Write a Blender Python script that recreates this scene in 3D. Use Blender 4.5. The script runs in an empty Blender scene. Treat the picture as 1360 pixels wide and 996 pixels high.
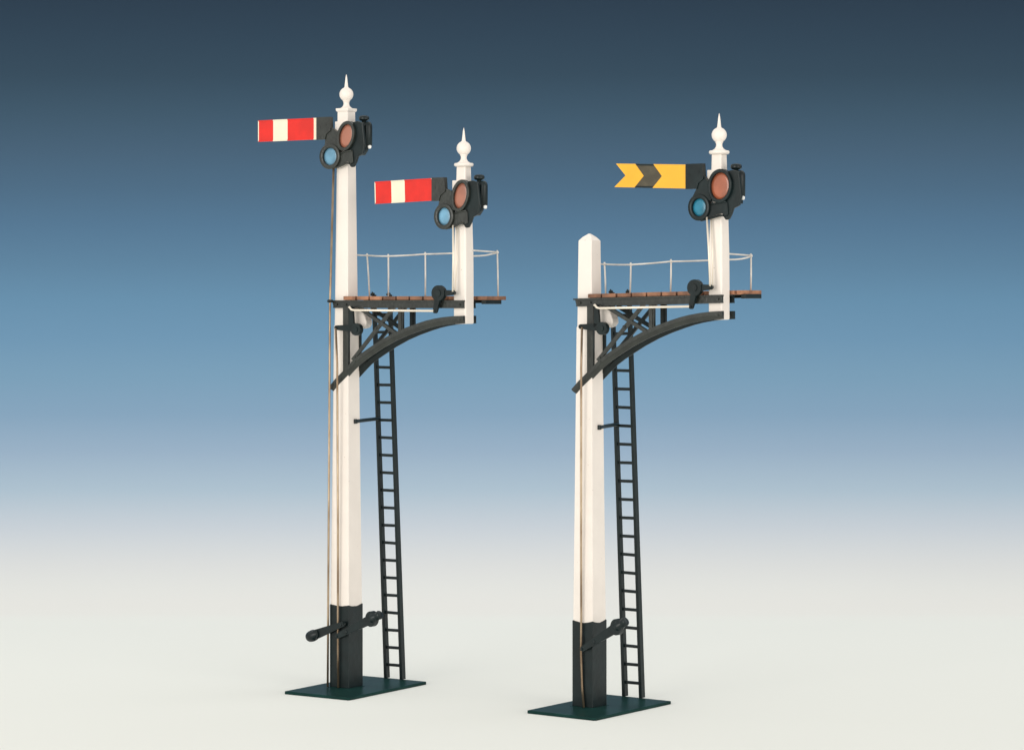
# Two OO-gauge model bracket signals on a graded studio paper. Lengths are in centimetres, scaled by U to metres.
import bpy, bmesh, math, random
from mathutils import Vector, Matrix
random.seed(7)
U = 0.01
PI = math.pi
scene = bpy.context.scene
C = scene.collection

# ------------------------------------------------------------------ camera
cam_d = bpy.data.cameras.new('camera')
cam = bpy.data.objects.new('camera', cam_d); C.objects.link(cam)
cam.location = (0, 0, 8.62*U)
cam.rotation_euler = (PI/2, 0, 0)
cam_d.sensor_width = 36; cam_d.lens = 36*3580/1360
cam_d.shift_y = -98/1360
cam_d.clip_start = 0.01; cam_d.clip_end = 50
scene.camera = cam

# ------------------------------------------------------------------ light
world = bpy.data.worlds.new('World'); scene.world = world
world.use_nodes = True
bg = world.node_tree.nodes['Background']
bg.inputs[0].default_value = (1.0, 0.985, 0.96, 1)
bg.inputs[1].default_value = 0.79
def area(name, loc, target, size, power, col):
    d = bpy.data.lights.new(name, 'AREA'); d.shape = 'RECTANGLE'
    d.size = size[0]*U; d.size_y = size[1]*U; d.energy = power; d.color = col
    o = bpy.data.objects.new(name, d); C.objects.link(o)
    o.location = Vector(loc)*U
    o.rotation_euler = (Vector(target)-Vector(loc)).to_track_quat('-Z', 'Y').to_euler()
    return o
area('key_softbox', (-58, -22, 17), (0, 60, 7), (50, 50), 4.9, (1.0, 0.955, 0.90))
area('fill_softbox', (60, -12, 15), (0, 60, 7), (50, 50), 2.7, (1.0, 0.94, 0.89))
area('top_softbox', (0, 78, 36), (0, 80, 0), (170, 16), 1.3, (0.97, 0.99, 1.0))
scene.view_settings.view_transform = 'Standard'
scene.view_settings.look = 'None'
scene.view_settings.exposure = 0
scene.view_settings.gamma = 1

# ------------------------------------------------------------------ materials
def srgb(r, g, b):
    f = lambda c: (c/255/12.92) if c/255 <= .04045 else ((c/255+.055)/1.055)**2.4
    return (f(r), f(g), f(b), 1)
def mat(name, col, rough=.5, metal=0, spec=.5, noise=0, nscale=400, bump=0, bscale=900, coat=0, sss=0, col2=None, rvar=0):
    m = bpy.data.materials.new(name); m.use_nodes = True
    nt = m.node_tree; N = nt.nodes; L = nt.links
    b = N['Principled BSDF']
    b.inputs['Base Color'].default_value = col
    b.inputs['Roughness'].default_value = rough
    b.inputs['Metallic'].default_value = metal
    b.inputs['Specular IOR Level'].default_value = spec
    b.inputs['Coat Weight'].default_value = coat
    if sss:
        b.inputs['Subsurface Weight'].default_value = sss
        b.inputs['Subsurface Radius'].default_value = (1, .6, .4)
        b.inputs['Subsurface Scale'].default_value = .0008
    tc = N.new('ShaderNodeTexCoord')
    if noise or col2:
        n = N.new('ShaderNodeTexNoise'); n.inputs['Scale'].default_value = nscale; n.inputs['Detail'].default_value = 5
        L.new(tc.outputs['Object'], n.inputs['Vector'])
        r = N.new('ShaderNodeValToRGB')
        r.color_ramp.elements[0].position = .38; r.color_ramp.elements[1].position = .66
        c2 = col2 or tuple(c*(1-noise) for c in col[:3])+(1,)
        r.color_ramp.elements[0].color = c2; r.color_ramp.elements[1].color = col
        L.new(n.outputs['Fac'], r.inputs['Fac']); L.new(r.outputs['Color'], b.inputs['Base Color'])
        if rvar:
            mr = N.new('ShaderNodeMapRange'); mr.inputs['To Min'].default_value = rough-rvar; mr.inputs['To Max'].default_value = rough+rvar
            L.new(n.outputs['Fac'], mr.inputs['Value']); L.new(mr.outputs['Result'], b.inputs['Roughness'])
    if bump:
        n2 = N.new('ShaderNodeTexNoise'); n2.inputs['Scale'].default_value = bscale; n2.inputs['Detail'].default_value = 4
        L.new(tc.outputs['Object'], n2.inputs['Vector'])
        bp = N.new('ShaderNodeBump'); bp.inputs['Strength'].default_value = bump; bp.inputs['Distance'].default_value = .0001
        L.new(n2.outputs['Fac'], bp.inputs['Height']); L.new(bp.outputs['Normal'], b.inputs['Normal'])
    return m
WHITE = mat('cream_white_plastic', (.86, .79, .72, 1), .42, noise=.05, nscale=160, bump=.25, bscale=500)
DARK = mat('dark_green_black_plastic', (.0065, .0155, .0165, 1), .36, noise=.4, nscale=350, bump=.6, bscale=800, spec=.34)
DARK_SHEEN = mat('dark_plastic_sheen', (.023, .028, .023, 1), .36, noise=.4, nscale=500, bump=.9, bscale=1400, spec=.6)  # dark plastic again, front-left light's sheen put into a lighter base colour
BASE = mat('glossy_base_plastic', (.011, .046, .041, 1), .38, bump=.3, bscale=260, spec=.06, noise=.35, nscale=120)
RED = mat('red_paint', (.76, .014, .005, 1), .26, noise=.16, nscale=260, bump=.9, bscale=330, coat=.3)
CREAM = mat('cream_paint', (.86, .78, .60, 1), .4, noise=.04, nscale=300)
YELLOW = mat('yellow_paint', (.90, .45, .028, 1), .35, noise=.06, nscale=250, bump=.5, bscale=400)
CHEV = mat('chevron_black', (.085, .072, .043, 1), .6, noise=.35, nscale=500)
WOOD = mat('brown_planks', (.42, .19, .10, 1), .6, noise=.55, nscale=350, bump=.6, bscale=900)
WIRE = mat('white_painted_wire', (.80, .76, .70, 1), .4, noise=.25, nscale=260)
BRASS = mat('nickel_brass_rod', (.50, .39, .27, 1), .28, metal=.8, col2=(.22, .155, .10, 1), nscale=110)
ROD = mat('bright_pull_rod', (.82, .74, .62, 1), .35, metal=.35)
AMBER = mat('copper_red_lens', (.46, .135, .065, 1), .3, noise=.30, nscale=230, bump=.6, bscale=260, coat=.6)
PINKBROWN = mat('dull_copper_lens', (.43, .165, .105, 1), .35, noise=.2, nscale=260, bump=.4, bscale=300, coat=.4)
BLUE = mat('pale_blue_lens', (.19, .42, .60, 1), .22, noise=.35, nscale=260, bump=.5, bscale=350)
TEAL = mat('teal_blue_lens', (.030, .235, .36, 1), .22, noise=.35, nscale=260, bump=.5, bscale=350)
PEARL = mat('white_lens', (.85, .85, .82, 1), .2)

# boards differ a little from one another
_nt = WOOD.node_tree; _b = _nt.nodes['Principled BSDF']; _src = _b.inputs['Base Color'].links[0].from_socket
_oi = _nt.nodes.new('ShaderNodeObjectInfo'); _mr = _nt.nodes.new('ShaderNodeMapRange')
_mr.inputs['To Min'].default_value = .62; _mr.inputs['To Max'].default_value = 1.12
_hs = _nt.nodes.new('ShaderNodeHueSaturation')
_nt.links.new(_oi.outputs['Random'], _mr.inputs['Value']); _nt.links.new(_mr.outputs['Result'], _hs.inputs['Value'])
_nt.links.new(_src, _hs.inputs['Color']); _nt.links.new(_hs.outputs['Color'], _b.inputs['Base Color'])
# a few brown specks moulded into the white plastic
_nt = WHITE.node_tree; _b = _nt.nodes['Principled BSDF']; _src = _b.inputs['Base Color'].links[0].from_socket
_tc = [n for n in _nt.nodes if n.type == 'TEX_COORD'][0]
_n = _nt.nodes.new('ShaderNodeTexNoise'); _n.inputs['Scale'].default_value = 1500; _n.inputs['Detail'].default_value = 1
_nt.links.new(_tc.outputs['Object'], _n.inputs['Vector'])
_r = _nt.nodes.new('ShaderNodeValToRGB'); _r.color_ramp.elements[0].position = .80; _r.color_ramp.elements[1].position = .84
_nt.links.new(_n.outputs['Fac'], _r.inputs['Fac'])
_m = _nt.nodes.new('ShaderNodeMix'); _m.data_type = 'RGBA'
_nt.links.new(_r.outputs['Color'], _m.inputs['Factor']); _nt.links.new(_src, _m.inputs[6]); _m.inputs[7].default_value = (.28, .18, .11, 1)
_nt.links.new(_m.outputs[2], _b.inputs['Base Color'])

# ------------------------------------------------------------------ mesh helpers (cm in, metres out)
class MB:
    def __init__(s): s.bm = bmesh.new()
    def _faces(s, vs, fs, mi, smooth=False):
        v = [s.bm.verts.new(Vector(p)*U) for p in vs]
        for f in fs:
            try:
                fc = s.bm.faces.new([v[i] for i in f]); fc.material_index = mi; fc.smooth = smooth
            except ValueError: pass
    def box(s, x0, x1, y0, y1, z0, z1, mi=0):
        vs = [(x, y, z) for x in (x0, x1) for y in (y0, y1) for z in (z0, z1)]
        s._faces(vs, [(0,1,3,2),(4,6,7,5),(0,4,5,1),(2,3,7,6),(0,2,6,4),(1,5,7,3)], mi)
    def prism(s, pts, y0, y1, mi=0, edge=None):
        """pts in the XZ plane, extruded from y0 to y1"""
        n = len(pts)
        vs = [(x, y0, z) for x, z in pts]+[(x, y1, z) for x, z in pts]
        s._faces(vs, [tuple(range(n)), tuple(range(2*n-1, n-1, -1))], mi)
        v2 = vs; fs = [(i, i+n, (i+1) % n+n, (i+1) % n) for i in range(n)]
        s._faces(v2, fs, mi if edge is None else edge)
    def slab(s, pts, z0, z1, mi=0):
        """pts in the XY plane, extruded from z0 to z1"""
        n = len(pts)
        vs = [(x, y, z0) for x, y in pts]+[(x, y, z1) for x, y in pts]
        s._faces(vs, [tuple(range(n-1, -1, -1)), tuple(range(n, 2*n))]+[(i, (i+1) % n, (i+1) % n+n, i+n) for i in range(n)], mi)
    def frustum(s, cx, cy, rings, mi=0):
        """square section post: rings of (z, width)"""
        vs = []
        for z, w in rings:
            h = w/2; vs += [(cx-h, cy-h, z), (cx+h, cy-h, z), (cx+h, cy+h, z), (cx-h, cy+h, z)]
        fs = [(3, 2, 1, 0)]
        for k in range(len(rings)-1):
            a = 4*k
            for i in range(4): fs.append((a+i, a+(i+1) % 4, a+4+(i+1) % 4, a+4+i))
        a = 4*(len(rings)-1); fs.append((a, a+1, a+2, a+3))
        s._faces(vs, fs, mi)
    def lathe(s, cx, cy, prof, n=32, mi=0, smooth=True):
        vs = []; fs = []
        for z, r in prof:
            for i in range(n):
                t = 2*PI*i/n; vs.append((cx+r*math.cos(t), cy+r*math.sin(t), z))
        for k in range(len(prof)-1):
            for i in range(n):
                a = k*n+i; b = k*n+(i+1) % n; fs.append((a, b, b+n, a+n))
        fs.append(tuple(range(n-1, -1, -1))); m = (len(prof)-1)*n; fs.append(tuple(range(m, m+n)))
        s._faces(vs, fs, mi, smooth)
    def tube(s, path, r, n=10, mi=0, smooth=True):
        P = [Vector(p) for p in path]; vs = []; fs = []
        rr = r if isinstance(r, (list, tuple)) else [r]*len(P)
        up = None
        for k, p in enumerate(P):
            d = (P[min(k+1, len(P)-1)]-P[max(k-1, 0)]).normalized()
            if up is None: up = Vector((0, 1, 0)) if abs(d.y) < .8 else Vector((0, 0, 1))
            a = d.cross(up).normalized(); b = d.cross(a).normalized()
            for i in range(n):
                t = 2*PI*i/n; vs.append(tuple(p+(a*math.cos(t)+b*math.sin(t))*rr[k]))
        for k in range(len(P)-1):
            for i in range(n):
                x = k*n+i; y = k*n+(i+1) % n; fs.append((x, y, y+n, x+n))
        fs.append(tuple(range(n-1, -1, -1))); m = (len(P)-1)*n; fs.append(tuple(range(m, m+n)))
        s._faces(vs, fs, mi, smooth)
    def bar(s, a, b, w, h, mi=0):
        """rectangular bar from a to b: w across (horizontal), h in the other direction"""
        a = Vector(a); b = Vector(b); d = (b-a).normalized()
        u = d.cross(Vector((0, 0, 1)))
        u = Vector((1, 0, 0)) if u.length < .2 else u.normalized()
        v = u.cross(d).normalized(); u = u*w/2; v = v*h/2
        vs = [a-u-v, a+u-v, a+u+v, a-u+v, b-u-v, b+u-v, b+u+v, b-u+v]
        s._faces([tuple(p) for p in vs], [(0,1,2,3),(7,6,5,4),(0,4,5,1),(1,5,6,2),(2,6,7,3),(3,7,4,0)], mi)
    def ring(s, c, ro, ri, tilt, y0, y1, n=40, mi=0, lip=.012):
        """oval annulus in the XZ plane with a rounded front rim; ro/ri = (half width, half height)"""
        ct, st = math.cos(tilt), math.sin(tilt); vs = []; fs = []
        prof = [(0, y1), (0, y0+lip), (lip, y0), (1, y0), (2, y0+lip), (2, y1)]
        for i in range(n):
            t = 2*PI*i/n
            o = (ro[0]*math.cos(t), ro[1]*math.sin(t)); q = (ri[0]*math.cos(t), ri[1]*math.sin(t))
            for k, y in enumerate((y1, y0+lip, y0, y0, y0+lip, y1)):
                f = (0, 0, .2, .8, 1, 1)[k]
                x = o[0]*(1-f)+q[0]*f; z = o[1]*(1-f)+q[1]*f
                vs.append((c[0]+x*ct+z*st, y, c[1]-x*st+z*ct))
        for i in range(n):
            for k in range(6):
                a = i*6+k; b = i*6+(k+1) % 6; j = ((i+1) % n)*6
                fs.append((a, j+k, j+(k+1) % 6, b))
        s._faces(vs, fs, mi, True)
    def disc(s, c, r, tilt, y0, y1, n=36, mi=0, dome=.0):
        ct, st = math.cos(tilt), math.sin(tilt); vs = []; fs = []
        rings = [(1, y1), (1, y0+dome)]+([(.7, y0+dome*.5), (.35, y0+dome*.12)] if dome else [(.98, y0)])
        for f, y in rings:
            for i in range(n):
                t = 2*PI*i/n; x = r[0]*f*math.cos(t); z = r[1]*f*math.sin(t)
                vs.append((c[0]+x*ct+z*st, y, c[1]-x*st+z*ct))
        for k in range(len(rings)-1):
            for i in range(n):
                a = k*n+i; b = k*n+(i+1) % n; fs.append((a, a+n, b+n, b))
        m = (len(rings)-1)*n; fs.append(tuple(range(m, m+n))); fs.append(tuple(range(n-1, -1, -1)))
        s._faces(vs, fs, mi, bool(dome))
    def build(s, name, mats, parent=None, bevel=0, seg=2, label=None, loc=None):
        bmesh.ops.remove_doubles(s.bm, verts=s.bm.verts, dist=1e-7)
        bmesh.ops.recalc_face_normals(s.bm, faces=s.bm.faces)
        if loc is not None:
            bmesh.ops.translate(s.bm, verts=s.bm.verts, vec=-Vector(loc)*U)
        me = bpy.data.meshes.new(name); s.bm.to_mesh(me); s.bm.free()
        for m in (mats if isinstance(mats, (list, tuple)) else [mats]): me.materials.append(m)
        o = bpy.data.objects.new(name, me); C.objects.link(o)
        if parent is not None: o.parent = parent
        if bevel:
            b = o.modifiers.new('bevel', 'BEVEL'); b.width = bevel*U; b.segments = seg; b.limit_method = 'ANGLE'; b.angle_limit = math.radians(40)
            b.harden_normals = False
        if label: o['label'] = label
        return o
def rot2(p, c, a):
    x, z = p[0]-c[0], p[1]-c[1]
    return (c[0]+x*math.cos(a)-z*math.sin(a), c[1]+x*math.sin(a)+z*math.cos(a))

# ------------------------------------------------------------------ the paper sweep they stand on
def graded_paper():
    m = bpy.data.materials.new('graded_paper'); m.use_nodes = True
    nt = m.node_tree; N = nt.nodes; L = nt.links; b = N['Principled BSDF']
    b.inputs['Roughness'].default_value = 1; b.inputs['Specular IOR Level'].default_value = 0
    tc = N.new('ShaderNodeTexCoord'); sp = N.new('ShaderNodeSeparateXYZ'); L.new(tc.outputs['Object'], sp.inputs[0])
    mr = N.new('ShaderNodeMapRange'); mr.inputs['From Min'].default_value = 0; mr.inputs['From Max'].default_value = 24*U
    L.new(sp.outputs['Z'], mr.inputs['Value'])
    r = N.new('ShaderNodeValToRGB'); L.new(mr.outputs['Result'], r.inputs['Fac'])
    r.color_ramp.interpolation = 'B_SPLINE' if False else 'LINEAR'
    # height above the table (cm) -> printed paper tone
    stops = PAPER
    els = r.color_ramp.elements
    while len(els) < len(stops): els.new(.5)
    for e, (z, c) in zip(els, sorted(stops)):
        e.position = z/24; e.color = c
    # faint paper tooth
    n = N.new('ShaderNodeTexNoise'); n.inputs['Scale'].default_value = 900; L.new(tc.outputs['Object'], n.inputs['Vector'])
    bp = N.new('ShaderNodeBump'); bp.inputs['Strength'].default_value = .05; bp.inputs['Distance'].default_value = .0001
    L.new(n.outputs['Fac'], bp.inputs['Height']); L.new(bp.outputs['Normal'], b.inputs['Normal'])
    L.new(r.outputs['Color'], b.inputs['Base Color'])
    return m
def P(r, g, b, k=1.0):
    c = srgb(r, g, b); return (c[0]*k, c[1]*k, c[2]*k, 1)
WALL = 94.0; SWEEP = 22.0
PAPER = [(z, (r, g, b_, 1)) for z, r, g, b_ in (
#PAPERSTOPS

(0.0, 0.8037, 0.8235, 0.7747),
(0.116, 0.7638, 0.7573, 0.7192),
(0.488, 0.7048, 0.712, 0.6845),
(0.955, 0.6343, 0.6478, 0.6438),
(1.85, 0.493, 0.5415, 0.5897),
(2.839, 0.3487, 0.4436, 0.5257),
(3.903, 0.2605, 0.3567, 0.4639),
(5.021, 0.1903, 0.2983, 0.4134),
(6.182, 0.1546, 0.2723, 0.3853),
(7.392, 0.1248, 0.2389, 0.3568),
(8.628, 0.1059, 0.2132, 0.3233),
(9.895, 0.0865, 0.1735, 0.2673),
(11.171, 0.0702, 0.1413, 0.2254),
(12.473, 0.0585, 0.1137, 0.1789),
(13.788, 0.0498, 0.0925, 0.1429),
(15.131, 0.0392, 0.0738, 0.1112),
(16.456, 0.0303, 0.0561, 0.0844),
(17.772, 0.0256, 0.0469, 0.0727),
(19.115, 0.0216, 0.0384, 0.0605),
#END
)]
mb = MB(); prof = [(-60, 0), (WALL-SWEEP, 0)]
for i in range(1, 33):
    t = i/32*PI/2; prof.append((WALL-SWEEP+SWEEP*math.sin(t), SWEEP-SWEEP*math.cos(t)))
prof += [(WALL, 42)]
vs = [(x, y, z) for x in (-130, 130) for y, z in prof]; n = len(prof)
mb._faces(vs, [(i, i+1, i+1+n, i+n) for i in range(n-1)], 0, True)
# thickness of the card so it is no bare sheet
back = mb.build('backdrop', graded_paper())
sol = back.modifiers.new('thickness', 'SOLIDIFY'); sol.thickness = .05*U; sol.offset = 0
back['kind'] = 'structure'

# ------------------------------------------------------------------ the signals
PX, PY = -.165, -.15                      # centre of the main post on its base plate
def finial(cx, cy, T, parent, square=False, lean=0.0):
    m = MB()
    if square:
        h = .165
        m.frustum(cx, cy, [(T, .30), (T+.03, .335), (T+.075, .34)])
    else:
        m.lathe(cx, cy, [(T-.01, .150), (T, .19), (T+.02, .208), (T+.05, .21), (T+.07, .195)])
    pr = [(T+.06, .17), (T+.085, .13), (T+.11, .095), (T+.15, .068), (T+.19, .062), (T+.225, .068), (T+.245, .085)]
    bc = T+.39; R = .155
    for i in range(4, 22):
        t = -PI/2+i/24*PI
        pr.append((bc+R*math.sin(t), R*math.cos(t)))
    pr += [(bc+.16, .043), (bc+.25, .032), (bc+.36, .02), (bc+.44, .006)]
    m.lathe(cx, cy, pr)
    return m.build('finial', WHITE, parent, bevel=.008 if square else 0)

def arm(sig, lampx, cx, top_z, kind, C0, red, redtilt, blue, blue_r, rot, plate_col, lens2, span):
    """semaphore arm. C0 = centre of the red glass (x, z), blue = offset of the second glass"""
    y0 = -.46; yb = -.36
    gx0, gx1 = span                          # blade from gx0 (tip) to gx1 (hub), absolute x
    zt, zb = C0[1]+kind['top'], C0[1]+kind['bot']
    pv = (gx1, (zt+zb)/2)
    R2 = lambda p: rot2(p, pv, rot)
    m = MB()
    Lb = gx1-gx0
    if kind['type'] == 'red':
        cuts = [0]+[c for c in kind['cuts']]+[1]
        cols = kind['cols']
        for i in range(len(cuts)-1):
            xa, xb = gx0+Lb*cuts[i], gx0+Lb*cuts[i+1]
            m.prism([R2((xa, zb)), R2((xb, zb)), R2((xb, zt)), R2((xa, zt))], y0+.012, y0+.05, cols[i], edge=1)
        # raised rim round the blade
        e = .022
        for i in range(len(cuts)-1):
            xa, xb = gx0+Lb*cuts[i], gx0+Lb*cuts[i+1]
            m.prism([R2((xa, zb-.004)), R2((xb, zb-.004)), R2((xb, zb+e)), R2((xa, zb+e))], y0, y0+.046, cols[i], edge=cols[i])
            m.prism([R2((xa, zt-e)), R2((xb, zt-e)), R2((xb, zt+.004)), R2((xa, zt+.004))], y0, y0+.046, cols[i], edge=cols[i])
        m.prism([R2((gx0-.012, zb)), R2((gx0+.012, zb)), R2((gx0+.012, zt)), R2((gx0-.012, zt))], y0+.004, y0+.054, 1)
        bl = m.build('signal_arm', [RED, CREAM], sig, bevel=.006, label='red arm blade with a vertical cream band')
    else:
        zm = (zt+zb)/2; nd = .25
        a, b = kind['chev']
        pts_l = [(gx0, zt), (gx0+a, zt), (gx0+a+.22, zm), (gx0+a, zb), (gx0-.02, zb), (gx0+nd, zm)]
        m.prism([R2(p) for p in pts_l], y0, y0+.05, 0)
        m.prism([R2(p) for p in [(gx0+a, zt-.004), (gx0+b, zt-.004), (gx0+b+.22, zm), (gx0+b, zb+.004), (gx0+a, zb+.004), (gx0+a+.22, zm)]], y0+.003, y0+.048, 1)
        m.prism([R2(p) for p in [(gx0+a+.01, zt+.003), (gx0+b-.01, zt+.003), (gx0+b+.02, zt-.035), (gx0+a+.035, zt-.035)]], y0-.004, y0+.04, 2)
        m.prism([R2(p) for p in [(gx0+a+.035, zb+.035), (gx0+b+.02, zb+.035), (gx0+b-.01, zb-.003), (gx0+a+.01, zb-.003)]], y0-.004, y0+.04, 2)
        m.prism([R2(p) for p in [(gx0+b, zt), (gx1, zt), (gx1, zb), (gx0+b, zb), (gx0+b+.22, zm)]], y0, y0+.05, 0)
        # dark line where the paint runs along the chevron's top and bottom edge
        bl = m.build('signal_arm', [YELLOW, CHEV, DARK], sig, bevel=.004, label='yellow fishtail arm blade with a dark chevron')
    # ---- casting that carries the glasses
    m = MB()
    x0, z0 = C0
    hubw = kind['hubw']
    hx1 = gx1+hubw
    zt2, zb2 = zt+.012, zb-.012
    m.prism([(gx1-.01, zb2), (hx1-.14, zb2), (hx1-.1, zb2+.12), (hx1+.02, zb2+.2), (hx1, zt2), (gx1-.01, zt2)], y0-.015, yb)
    # web between hub, red ring and blue ring
    bx, bz = x0+blue[0], z0+blue[1]
    m.prism([(hx1-.14, zb2+.04), (bx-.15, bz+.235), (bx+.25, bz+.13), (x0-red[0]*.85-.03, z0-.28), (x0-red[0]-.065, z0-.02), (x0-red[0]-.075, z0+.10), (hx1+.02, zb2+.26), (hx1-.08, zb2+.26)], y0+.012, yb-.004)
    # lower web running to the tail
    m.prism([(bx+.08, bz-.26), (bx+.26, bz-.2), (x0+.03, z0-.55), (x0+.1, z0-.62), (x0+.18, z0-.58), (x0+.16, z0-.32), (x0-.03, z0-.33), (bx+.24, bz+.05), (bx+.2, bz-.1)], y0+.035, yb-.004)
    m.tube([(bx+.03, y0+.03, bz-.265), (bx+.22, y0+.03, bz-.235), (x0-.02, y0+.03, z0-.60), (x0+.08, y0+.03, z0-.60)], .022)
    m.tube([(bx+.27, y0+.03, bz+.06), (x0-.03, y0+.03, z0-.345), (x0+.14, y0+.03, z0-.32)], .02)
    m.ring(C0, (red[0]+.068, red[1]+.078), (red[0]+.006, red[1]+.006), redtilt, y0-.022, yb-.002)
    m.ring((bx, bz), (blue_r[0]+.098, blue_r[1]+.098), (blue_r[0]+.008, blue_r[1]+.008), 0, y0-.022, yb-.002)
    m.disc((gx1+.08, (zt+zb)/2+.03), (.028, .028), 0, y0-.022, y0, n=14)
    m.disc((hx1-.1, (zt+zb)/2+.09), (.022, .022), 0, y0-.022, y0, n=14)
    m.disc((bx-.225, bz-.04), (.018, .018), 0, y0-.03, y0, n=12)
    m.build('spectacle_plate', plate_col, bl, bevel=.007)
    m = MB(); m.disc(C0, (red[0]+.012, red[1]+.012), redtilt, y0+.028, yb-.012, dome=.012, n=48)
    m.build('red_lens', kind['glass'], bl)
    m = MB(); m.disc((bx, bz), (blue_r[0]+.014, blue_r[1]+.014), 0, y0+.022, yb-.012, dome=.02, n=48)
    m.build('blue_lens', lens2, bl)
    # ---- bearing block on the post, behind the plate
    m = MB(); m.box(cx-.165, cx+.13, -.355, PY-.06, z0+.06, z0+.335)
    m.build('bearing_block', WHITE, sig, bevel=.012)
    # ---- bracket behind the glasses that carries the lamp
    m = MB()
    pl = [(.16, .30), (.30, .32), (.44, .28), (.50, -.2), (.45, -.40), (.31, -.46), (.262, -.58), (.20, -.68), (.13, -.69), (.075, -.62), (.02, -.42), (.0, -.1)]
    m.prism([(x0-.03+p[0], z0+p[1]) for p in pl], -.40, -.325)
    m.box(x0+.1, x0+.34, -.33, -.1, z0-.36, z0-.24)
    m.tube([(x0+.13, -.41, z0-.63), (x0+.13, -.38, z0-.63)], .03)
    br = m.build('lamp_bracket', DARK, sig, bevel=.02)
    # ---- lamp
    lx, ly = cx+lampx, PY
    m = MB()
    m.lathe(lx, ly, [(z0-.22, .085), (z0-.20, .10), (z0+.20, .10), (z0+.25, .095), (z0+.29, .075), (z0+.315, .045), (z0+.32, .01)], n=28)
    m.box(cx+.16, lx-.03, ly-.085, ly+.085, z0-.30, z0+.30)
    m.prism([(cx+.17, z0-.44), (lx-.1, z0-.42), (lx-.02, z0-.32), (lx+.0, z0-.215), (cx+.17, z0-.25)], ly-.06, ly+.05)
    m.box(lx-.075, lx-.045, ly-.12, ly-.08, z0-.15, z0+.24)
    m.tube([(lx+.02, ly-.09, z0-.18), (lx+.025, ly-.098, z0+.2)], .014)
    lamp = m.build('signal_lamp', DARK, sig, bevel=.02)
    m = MB()
    m.lathe(lx-.10, ly, [(z0+.28, .05), (z0+.335, .05), (z0+.34, .085), (z0+.37, .115), (z0+.41, .115), (z0+.44, .10), (z0+.455, .05)], n=24)
    m.build('lamp_cap', DARK, lamp, bevel=.006)
    m = MB(); m.lathe(lx+.095, ly-.06, [(z0-.285, .005), (z0-.28, .03), (z0-.25, .042), (z0-.22, .04), (z0-.205, .015)], n=16)
    m.build('lamp_knob', PEARL, lamp)

def crank(sig, B, piv, ends, disc_c, disc_r, y, mats=DARK, label=None):
    m = MB()
    for e in ends:
        ex, ez = e; d = Vector((ex-piv[0], ez-piv[1])); L = d.length; d /= L; nrm = Vector((-d.y, d.x))
        w0, w1 = .075, .05
        pts = [(piv[0]-nrm.x*w0, piv[1]-nrm.y*w0)]
        pts.append((ex-nrm.x*w1, ez-nrm.y*w1))
        for k in range(1, 6):
            t = -PI/2+k*PI/6
            q = d*math.cos(t)*w1+nrm*math.sin(t)*w1
            pts.append((ex+q.x, ez+q.y))
        pts += [(ex+nrm.x*w1, ez+nrm.y*w1), (piv[0]+nrm.x*w0, piv[1]+nrm.y*w0)]
        m.prism(pts, y-.035, y+.03)
        m.disc(e, (.022, .022), 0, y-.055, y, n=12)
    m.disc(disc_c, (disc_r, disc_r), 0, y-.06, y+.05, n=32)
    m.disc(disc_c, (disc_r*.45, disc_r*.45), 0, y-.078, y, n=24)
    m.tube([(piv[0], y+.2, piv[1]), (piv[0], y-.05, piv[1])], .035)
    return m.build('bell_crank', mats, sig, bevel=.014, label=label)

def lever(sig, a, b, wt, tip, y, wr=(.11, .17)):
    """counterweight lever from rod joint a, through the weight wt, to tip b"""
    m = MB()
    a = Vector((a[0], 0, a[1])); t = Vector((tip[0], 0, tip[1])); w = Vector((wt[0], 0, wt[1]))
    d = (t-a).normalized(); nrm = Vector((-d.z, 0, d.x))
    q = lambda p, s: (p.x+nrm.x*s, p.z+nrm.z*s)
    m.prism([q(a, -.055), q(w, -.105), q(w, .105), q(a, .055), q(a-d*.05, 0)], y-.03, y+.03)
    Y = lambda p: (p.x, y, p.z)
    L = (t-w).length
    m.tube([Y(w-d*.06), Y(w), Y(w+d*L*.25), Y(w+d*L*.45), Y(w+d*L*.62), Y(w+d*L*.85), Y(w+d*L*.97), Y(w+d*L)],
           [.06, .115, .125, .095, .088, .10, .085, .05] if wr[0] > .1 else [.075, .10, .125, .13, .125, .11, .085, .04], n=16)
    m.disc((w.x, w.z), (wr[1]*.80, wr[1]), 0, y-.07, y+.07, n=28)
    m.disc((a.x, a.z), (.025, .025), 0, y-.05, y, n=12)
    pv = Vector(b)
    m.tube([(pv.x, y-.05, pv.y), (pv.x, PY-.2, pv.y)], .04)
    return m.build('weight_lever', DARK, sig, bevel=.02)

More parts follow.
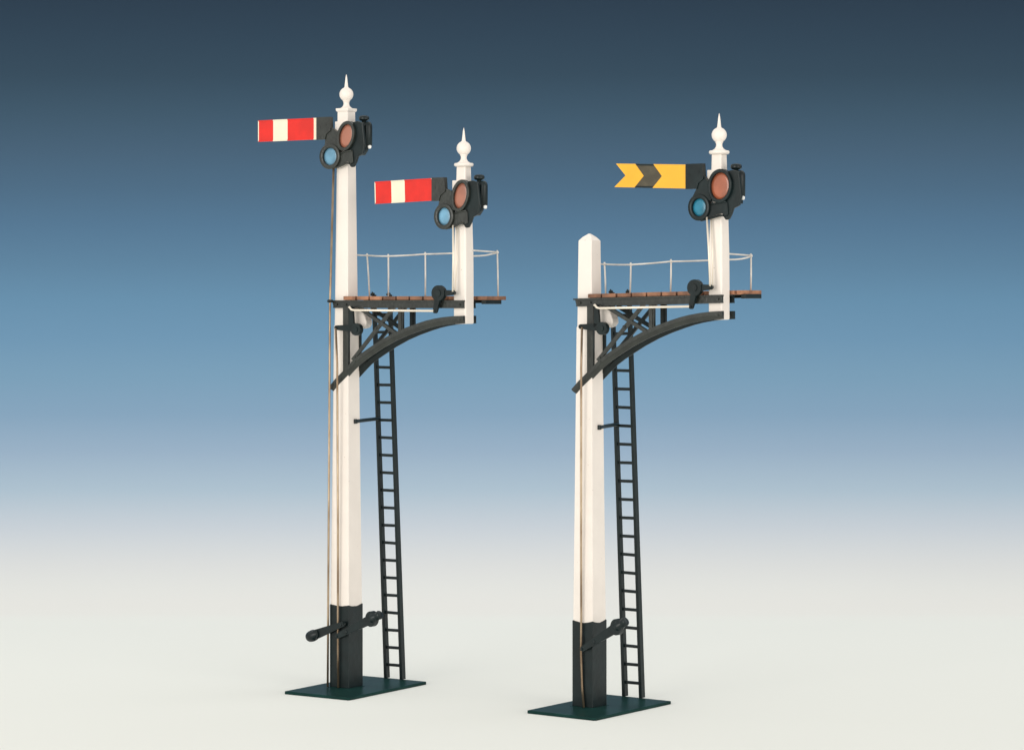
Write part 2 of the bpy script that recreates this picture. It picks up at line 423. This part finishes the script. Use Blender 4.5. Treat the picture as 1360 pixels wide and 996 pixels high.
def signal(S):
    root = bpy.data.objects.new('bracket_signal', None); C.objects.link(root)
    root.empty_display_size = .01
    root.location = (S['loc'][0]*U, S['loc'][1]*U, .025*U)
    root.rotation_euler = (0, 0, -S['yaw'])
    root['label'] = S['label']; root['category'] = 'railway signal'; root['group'] = 'model railway bracket signals'
    sx, ox, dz, tz = S['B']                       # bracket stretch, shift, lift and slope (each kit sits a little differently)
    BX = lambda x: sx*x+ox
    BZ = lambda x, z: z+dz+tz*x
    B = lambda x, z: (BX(x), BZ(x, z))
    # ---- base plate
    m = MB(); hx, hy = S['base']
    c = .02
    m.slab([(-hx+c, -hy), (hx-c*2, -hy), (hx, -hy+c*2), (hx, hy-c), (hx-c, hy), (-hx+c, hy), (-hx, hy-c), (-hx, -hy+c)], 0, .066)
    m.frustum(PX, PY, [(.05, .62), (.072, .60)])
    m.build('base_plate', BASE, root, bevel=.012)
    # ---- main post
    H = S['post_top']
    wz = lambda z: .495-(z-1.9)*.0163 if z < 8.05 else .372-(z-8.05)*.0194
    m = MB()
    rings = [(.08, .505), (1.9, .495), (5, wz(5)), (8.05, wz(8.04)), (8.06, wz(8.06)), (H*.5+4.03, wz(H*.5+4.03)), (H, wz(H))]
    if S['capped']:
        rings += [(H+.01, wz(H)*.99), (H+.08, wz(H)*.66), (H+.155, wz(H)*.12)]
    m.frustum(PX, PY, rings)
    post = m.build('post', WHITE, root, bevel=.050, seg=4)
    if not S['capped']:
        finial(PX-.0, PY, H, post, square=True)
    # black painted foot with an uneven paint line
    m = MB(); n = 9; h = .262
    ring = []
    for side in range(4):
        for i in range(n):
            f = -1+2*i/n
            p = [(f, -1), (1, f), (-f, 1), (-1, -f)][side]
            ring.append((PX+p[0]*h, PY+p[1]*h))
    N_ = len(ring)
    top = []
    for i, p in enumerate(ring):
        f = (i % n)/n; side = i//n
        dip = math.sin(f*PI)*S['dip'][side % 2]
        top.append(S['black']+dip+random.uniform(-.004, .004))
    vs = [(x, y, .07) for x, y in ring]+[(x, y, t) for (x, y), t in zip(ring, top)]+[(PX+(x-PX)*.93, PY+(y-PY)*.93, t+.004) for (x, y), t in zip(ring, top)]
    fs = [(i, (i+1) % N_, (i+1) % N_+N_, i+N_) for i in range(N_)]+[(i+N_, (i+1) % N_+N_, (i+1) % N_+2*N_, i+2*N_) for i in range(N_)]
    fs += [tuple(range(N_-1, -1, -1)), tuple(range(2*N_, 3*N_))]
    m._faces(vs, fs, 0)
    m.build('painted_foot', DARK, post, bevel=.01)
    # ---- bracket frames, front and back
    topP = [(-.46, 6.70), (-.30, 6.86), (-.082, 7.045), (.08, 7.19), (.249, 7.335), (.45, 7.465), (.643, 7.575), (.937, 7.735), (1.283, 7.895), (1.6, 8.012), (1.937, 8.115), (2.15, 8.172), (2.355, 8.215), (2.6, 8.25), (2.85, 8.272), (3.117, 8.28)]
    def off(pts, d):
        out = []
        for i, p in enumerate(pts):
            a = Vector(pts[max(i-1, 0)]); b = Vector(pts[min(i+1, len(pts)-1)]); t = (b-a).normalized()
            out.append((p[0]+t.y*d, p[1]-t.x*d))
        return out
    for k, (ya, yb_, sgn) in enumerate(((-.405, -.318, 1), (.035, .115, -1))):
        m = MB()
        ymid0, ymid1 = ya+.025, yb_
        # top girder: web, top flange, bottom bead
        m.prism([B(-.345, 8.45), B(3.105, 8.45), B(3.105, 8.60), B(-.385, 8.60)], ymid0, ymid1)
        m.prism([B(-.40, 8.578), B(3.112, 8.578), B(3.112, 8.612), B(-.41, 8.612)], ya-.012, yb_+.004)
        m.prism([B(-.335, 8.442), B(3.108, 8.442), B(3.108, 8.468), B(-.35, 8.468)], ya+.002, yb_+.002)
        # arch: proud upper rib over a recessed band
        o1 = off(topP, .078); o2 = off(topP, .158)
        m2 = MB()
        def strip(mm, A, Bp, y0, y1, y0b=None):
            y0b = y0 if y0b is None else y0b
            n = len(A); vs = [(*B(*p),) for p in A]+[(*B(*p),) for p in Bp]
            V = [(x, y0 if i < n else y0b, z) for i, (x, z) in enumerate(vs)]+[(x, y1, z) for x, z in vs]; F = []
            for i in range(n-1):
                F += [(i, i+1, n+i+1, n+i), (2*n+i, 3*n+i, 3*n+i+1, 2*n+i+1), (i, 2*n+i, 2*n+i+1, i+1), (n+i, n+i+1, 3*n+i+1, 3*n+i)]
            F += [(0, n, 3*n, 2*n), (n-1, 3*n-1, 4*n-1, 2*n-1)]
            mm._faces(V, F, 0)
        strip(m, topP, o1, ya, yb_+.002); strip(m, off(topP, .072), off(topP, .165), ya+.006, yb_-.002, yb_-.022)
        # uprights
        m.prism([B(-.08, 7.05), B(.065, 7.15), B(.065, 8.46), B(-.08, 8.46)], ya+.012, yb_-.004)
        m.prism([B(1.41, 7.90), B(1.53, 7.94), B(1.53, 8.46), B(1.41, 8.46)], ya+.012, yb_-.004)
        m.prism([B(1.44, 7.93), B(1.50, 7.95), B(1.50, 8.46), B(1.44, 8.46)], ya-.004, yb_-.006)
        for bx_, bz_ in ((-.25, 8.52), (.0, 8.52), (3.02, 8.52), (3.02, 8.20), (-.30, 6.80), (.25, 7.27)):
            q = B(bx_, bz_)
            yy = (ya-.012, ya+.04)
            m.disc(q, (.024, .024), 0, yy[0], yy[1], n=12)
        fr = m.build('bracket_frame', DARK_SHEEN if k == 0 else DARK, root, bevel=.008)  # front frame takes the copy with sheen in its colour
        m = MB()
        for j, (a, b) in enumerate((((.36, 8.44), (1.36, 7.885)), ((1.29, 8.47), (.17, 7.30)))):
            a = Vector(B(*a)); b = Vector(B(*b)); d = (b-a).normalized(); nn = Vector((-d.y, d.x))*.038
            m.prism([tuple(a-nn), tuple(b-nn), tuple(b+nn), tuple(a+nn)], ya+.008+.006*j, yb_-.01-.004*j)
        for q in ((1.35, 7.89), (.23, 7.36), (.82, 8.0)):
            m.disc(B(*q), (.03, .03), 0, ya-.006, ya+.04, n=14)
        m.build('cross_brace', DARK_SHEEN if k == 0 else DARK, fr, bevel=.007)
    # white lug on the inner side of the main post, between the frames
    m = MB()
    pts = [(.0, 8.43), (.36, 8.43), (.40, 8.30), (.455, 8.16), (.46, 8.08), (.40, 8.01), (.30, 7.985), (.18, 8.02), (.0, 8.08)]
    m.prism([B(*p) for p in pts], -.26, -.02)
    m.build('post_lug', WHITE, post, bevel=.03, seg=3)
    # ---- platform
    m = MB()
    for x in (3.30, 1.2):
        m.prism([B(x-.05, 8.53), B(x+.05, 8.53), B(x+.05, 8.622), B(x-.05, 8.622)], .118, .76)
    m.prism([B(-.3, 8.55), B(3.34, 8.55), B(3.34, 8.622), B(-.3, 8.622)], .68, .745)
    plat = m.build('platform', DARK, root, bevel=.008)
    pitch = .3585; x = -.085-pitch; k = 0
    while x < 3.2:
        jw = random.uniform(-.006, .006)
        a, b = x+.019, x+pitch-.019+jw
        if x+pitch > 3.3: b = S['deck_end']
        yf = -.392+random.uniform(-.012, .012)
        if k == 0: yf = .06
        if a > 2.35 and a < 3.0: yf = -.34+.38
        if a > 3.0: yf = .10
        ye = .85+random.uniform(-.01, .01)
        m = MB(); z0 = 8.618; z1 = 8.70+random.uniform(-.003, .003)
        pts = [(a, yf), (b, yf), (b, ye), (a, ye)]
        if k == 1: pts = [(a, yf), (b, yf), (b, ye), (a, ye), (a, .07), (PX+.21, .07), (PX+.21, -.345), (a, -.345)]
        vs = [(BX(p[0]), p[1], BZ(p[0], z0)) for p in pts]+[(BX(p[0]), p[1], BZ(p[0], z1)) for p in pts]; nn = len(pts)
        m._faces(vs, [tuple(range(nn-1, -1, -1)), tuple(range(nn, 2*nn))]+[(i, (i+1) % nn, (i+1) % nn+nn, i+nn) for i in range(nn)], 0)
        # nail heads
        if a > 3.0: m.disc((BX(b-.07), BZ(b, z1)-.03), (.016, .016), 0, yf-.008, yf+.01, n=8)
        m.build('plank', WOOD, plat, bevel=.008)
        x += pitch; k += 1
    # ---- dolly post with its finial
    dx, T = S['dolly'], S['dolly_top']
    m = MB()
    zb_ = 8.105+dz+tz*3
    m.frustum(dx, PY, [(zb_, .322), (8.9, .322), (9.6, .315), (T, .235)])
    dp = m.build('short_post', WHITE, root, bevel=.030, seg=3)
    finial(dx, PY, T, dp)
    # ---- hand rail
    m = MB(); rp = S['rail']
    r = .0175
    path = [(PX+.05, PY+.1, rp[0][2]+.01)]+[(p[0], p[1], p[2]) for p in rp[:3]]+[(dx, .015, rp[2][2]+.01)]
    def dense(pts, sag=.006):
        out = []
        for i in range(len(pts)-1):
            a, b = Vector(pts[i]), Vector(pts[i+1])
            for k in range(6):
                f = k/6; p = a.lerp(b, f); p.z -= sag*math.sin(f*PI); p.y += .004*math.sin(i*3+f*6); out.append(tuple(p))
        out.append(tuple(pts[-1])); return out
    m.tube(dense(path), r)
    e = rp[3]
    m.tube([(dx+.10, .0, e[2]-.09), (dx+.16, .2, e[2]-.085), (dx+.20, .4, e[2]-.07), (dx+.22, .6, e[2]-.04), (e[0], e[1], e[2]-.01)], r)
    m.tube(dense([(dx+.13, PY-.06, e[2]+.035), (e[0], e[1], e[2]+.005)], .0), r)
    rail = m.build('hand_rail', WIRE, root)
    for i, p in enumerate(rp):
        m = MB(); fx, fy, fz = p[3], p[4], BZ(p[0], 8.69)
        m.tube([(fx, fy, fz), ((fx+p[0])/2+.004, (fy+p[1])/2, (fz+p[2])/2), (p[0], p[1], p[2]-.02), (p[0]-.004, p[1], p[2]+.045)], r*1.02)
        m.lathe(p[0], p[1], [(p[2]-.03, .012), (p[2]-.02, .032), (p[2]+.015, .034), (p[2]+.028, .014)], n=12)
        m.build('rail_post', WIRE, rail)
    # ---- ladder
    lo = S['lad']; yb0, yt0 = 1.455, .965
    zt_ = 8.74+dz*1.0
    yy = lambda z: yb0+(yt0-yb0)*(z-.07)/(zt_-.07)
    m = MB()
    for xs in (-.212, .226):
        segs = 7
        for s_ in range(1):
            a = Vector((xs+lo, yy(.07), .07)); b = Vector((xs+lo-.006, yy(zt_), zt_))
            # stile: rectangular strip, thinner towards the top
            w0, w1, d0, d1 = .039, .030, .070, .055
            vs = [(a.x-w0, a.y-d0, a.z), (a.x+w0, a.y-d0, a.z), (a.x+w0, a.y+d0, a.z), (a.x-w0, a.y+d0, a.z),
                  (b.x-w1, b.y-d1, b.z), (b.x+w1, b.y-d1, b.z), (b.x+w1, b.y+d1, b.z), (b.x-w1, b.y+d1, b.z)]
            m._faces(vs, [(3,2,1,0),(4,5,6,7),(0,1,5,4),(1,2,6,5),(2,3,7,6),(3,0,4,7)], 0)
        # hook over the platform edge
        m.tube([(xs+lo-.006, yy(zt_), zt_-.03), (xs+lo-.006, yy(zt_)-.02, zt_+.03), (xs+lo+.0, yy(zt_)-.06, zt_+.035), (xs+lo+.0, yy(zt_)-.11, zt_-.01)], .028)
    lad = m.build('ladder', DARK, root, bevel=.01)
    z = .374
    while z < 8.5:
        m = MB(); j = random.uniform(-.004, .004)
        m.bar((-.212+lo, yy(z), z+j), (.226+lo, yy(z), z-j), .055, .064)
        m.build('rung', DARK, lad, bevel=.008)
        z += .396
    m = MB(); zs = 5.94
    m.bar((.075, -.13, zs), (-.19+lo, yy(zs)+.02, zs+.01), .07, .075)
    m.bar((.068, -.17, zs), (.078, -.09, zs), .06, .10)
    m.build('ladder_stay', DARK, root, bevel=.012)
    # ---- cranks, rods and weights
    yc = -.485
    piv = B(.235, 8.00); up = (piv[0]-.015, piv[1]+.43); left = (piv[0]-.41, piv[1]+.01)
    crank(root, B, piv, [up, left], (piv[0]+.14, piv[1]-.025), .135, yc, label='dark bell crank on the main post')
    c2 = B(2.565, 8.765); low = (c2[0]-.10, c2[1]-.385); rt = (c2[0]+.37, c2[1]+.01)
    crank(root, B, c2, [low, rt], c2, .168, yc, label='dark bell crank on the platform edge')
    m = MB()
    m.tube([(up[0]-.03, yc-.05, up[1]+.03), (up[0]+.0, yc-.075, up[1]+.035), (up[0]+.05, yc-.07, up[1]-.02), (up[0]+.12, yc-.065, up[1]-.035), (low[0]-.02, yc-.06, low[1]+.005)], .024)
    m.build('pull_rod', ROD, root)
    m = MB(); m.tube([(p[0], p[1], p[2]) for p in S['drop_rod'](left)], .024); m.build('down_rod', BRASS, root)
    m = MB()
    sp = S['dolly_spec']
    m.tube([(sp[0], -.44, sp[1]), ((sp[0]+rt[0])/2, -.465, (sp[1]+rt[1])/2), (rt[0], yc-.03, rt[1])], .021)
    m.tube([(sp[0]+.05, -.36, sp[1]+.02), ((sp[0]+rt[0])/2+.05, -.40, (sp[1]+rt[1])/2), (rt[0]+.03, yc+.01, rt[1]+.02)], .013)
    m.build('arm_rod', ROD, root)
    if S['main_rod']:
        m = MB(); m.tube(S['main_rod'], .024); m.build('down_rod', BRASS, root, label='long brass rod from the upper arm to the base')
        m = MB(); m.box(-.41, -.33, -.46, -.39, 8.575, 8.615); m.tube([(-.37, -.545, 8.595), (-.37, -.40, 8.595)], .036)
        m.build('rod_guide', DARK, root, bevel=.01)
    for lv in S['levers']: lever(root, *lv)
    for a in S['arms']: arm(root, **a)
    return root

red_kind = dict(glass=PINKBROWN, type='red', top=.425, bot=-.05, hubw=.36, cuts=[.252, .497, .94], cols=[0, 1, 0, 1])
red_kind2 = dict(glass=PINKBROWN, type='red', top=.39, bot=-.09, hubw=.32, cuts=[.285, .52, .985], cols=[0, 1, 0, 1])
yel_kind = dict(glass=AMBER, type='yellow', top=.455, bot=-.035, hubw=.40, chev=(.485, .93))
YAWL, YAWR = math.radians(32.98), math.radians(36.19)

signal(dict(deck_end=3.41, base=(.882, 1.465), loc=(-3.4496, 59.7545), yaw=YAWL, B=(1.0, 0, 0, 0), lad=0.0,
    label='taller white two-post railway signal with two red and cream banded arms and dark ladder',
    post_top=12.78, capped=False, black=1.90, dip=(-.03, -.04),
    dolly=2.972, dolly_top=11.49,
    rail=[(-.30, .82, 9.62, -.235, .82), (.284, .82, 9.60, .284, .82), (1.29, .82, 9.635, 1.29, .82), (3.20, .82, 9.655, 3.22, .82)],
    drop_rod=lambda l: [(l[0], -.53, l[1]-.01), (l[0]+.04, -.53, 7.2), (l[0]+.03, -.49, 3.6), (l[0]+.015, -.47, .9), (l[0]+.015, -.46, .075)],
    dolly_spec=(2.89, 10.22),
    main_rod=[(-.30, -.44, 11.56), (-.370, -.48, 8.6), (-.43, -.47, 1.6), (-.449, -.46, .075)],
    levers=[((-.15, 1.215), (.10, 1.33), (.79, 1.66), (1.02, 1.785), -.50), ((.02, 1.50), (-.05, 1.48), (-.72, 1.225), (-.97, 1.12), -.50, (.08, .10))],
    arms=[dict(lampx=.585, cx=PX, top_z=12.78, kind=red_kind, C0=(.042, 12.228), red=(.165, .258), redtilt=math.radians(17), blue=(-.434, -.438), blue_r=(.18, .185), rot=0.0,
               plate_col=DARK_SHEEN, lens2=BLUE, span=(-2.40, -.742)),
          dict(lampx=.50, cx=2.972, top_z=11.49, kind=red_kind2, C0=(3.085, 10.850), red=(.155, .272), redtilt=math.radians(14), blue=(-.421, -.436), blue_r=(.155, .182), rot=math.radians(1.6),
               plate_col=DARK_SHEEN, lens2=BLUE, span=(.837, 2.362))]))

signal(dict(deck_end=3.30, base=(.865, 1.441), loc=(1.8576, 56.9036), yaw=YAWR, B=(1.04, .02, .045, .022), lad=-.125,
    label='shorter white railway signal with one yellow fishtail arm, a bare pointed post and dark ladder',
    post_top=9.86, capped=True, black=1.88, dip=(-.04, -.045),
    dolly=3.045, dolly_top=11.59,
    rail=[(-.44, .82, 9.385, -.41, .82), (.235, .82, 9.37, .215, .82), (1.254, .82, 9.43, 1.24, .82), (3.215, .82, 9.53, 3.21, .82)],
    drop_rod=lambda l: [(l[0]+.05, -.53, l[1]-.01), (l[0]+.03, -.53, 7.2), (l[0]-.0, -.49, 3.6), (l[0]-.01, -.47, 1.9), (l[0]-.015, -.47, 1.2), (l[0]+.0, -.45, .5), (l[0]+.05, -.46, .075)],
    dolly_spec=(2.93, 10.30),
    main_rod=None,
    levers=[((-.10, 1.30), (.20, 1.48), (.78, 1.83), (.99, 2.0), -.50)],
    arms=[dict(lampx=.505, cx=3.045, top_z=11.59, kind=yel_kind, C0=(3.247, 10.927), red=(.215, .268), redtilt=math.radians(7), blue=(-.496, -.424), blue_r=(.158, .175), rot=math.radians(-2.4),
               plate_col=DARK, lens2=TEAL, span=(.70, 2.447))]))
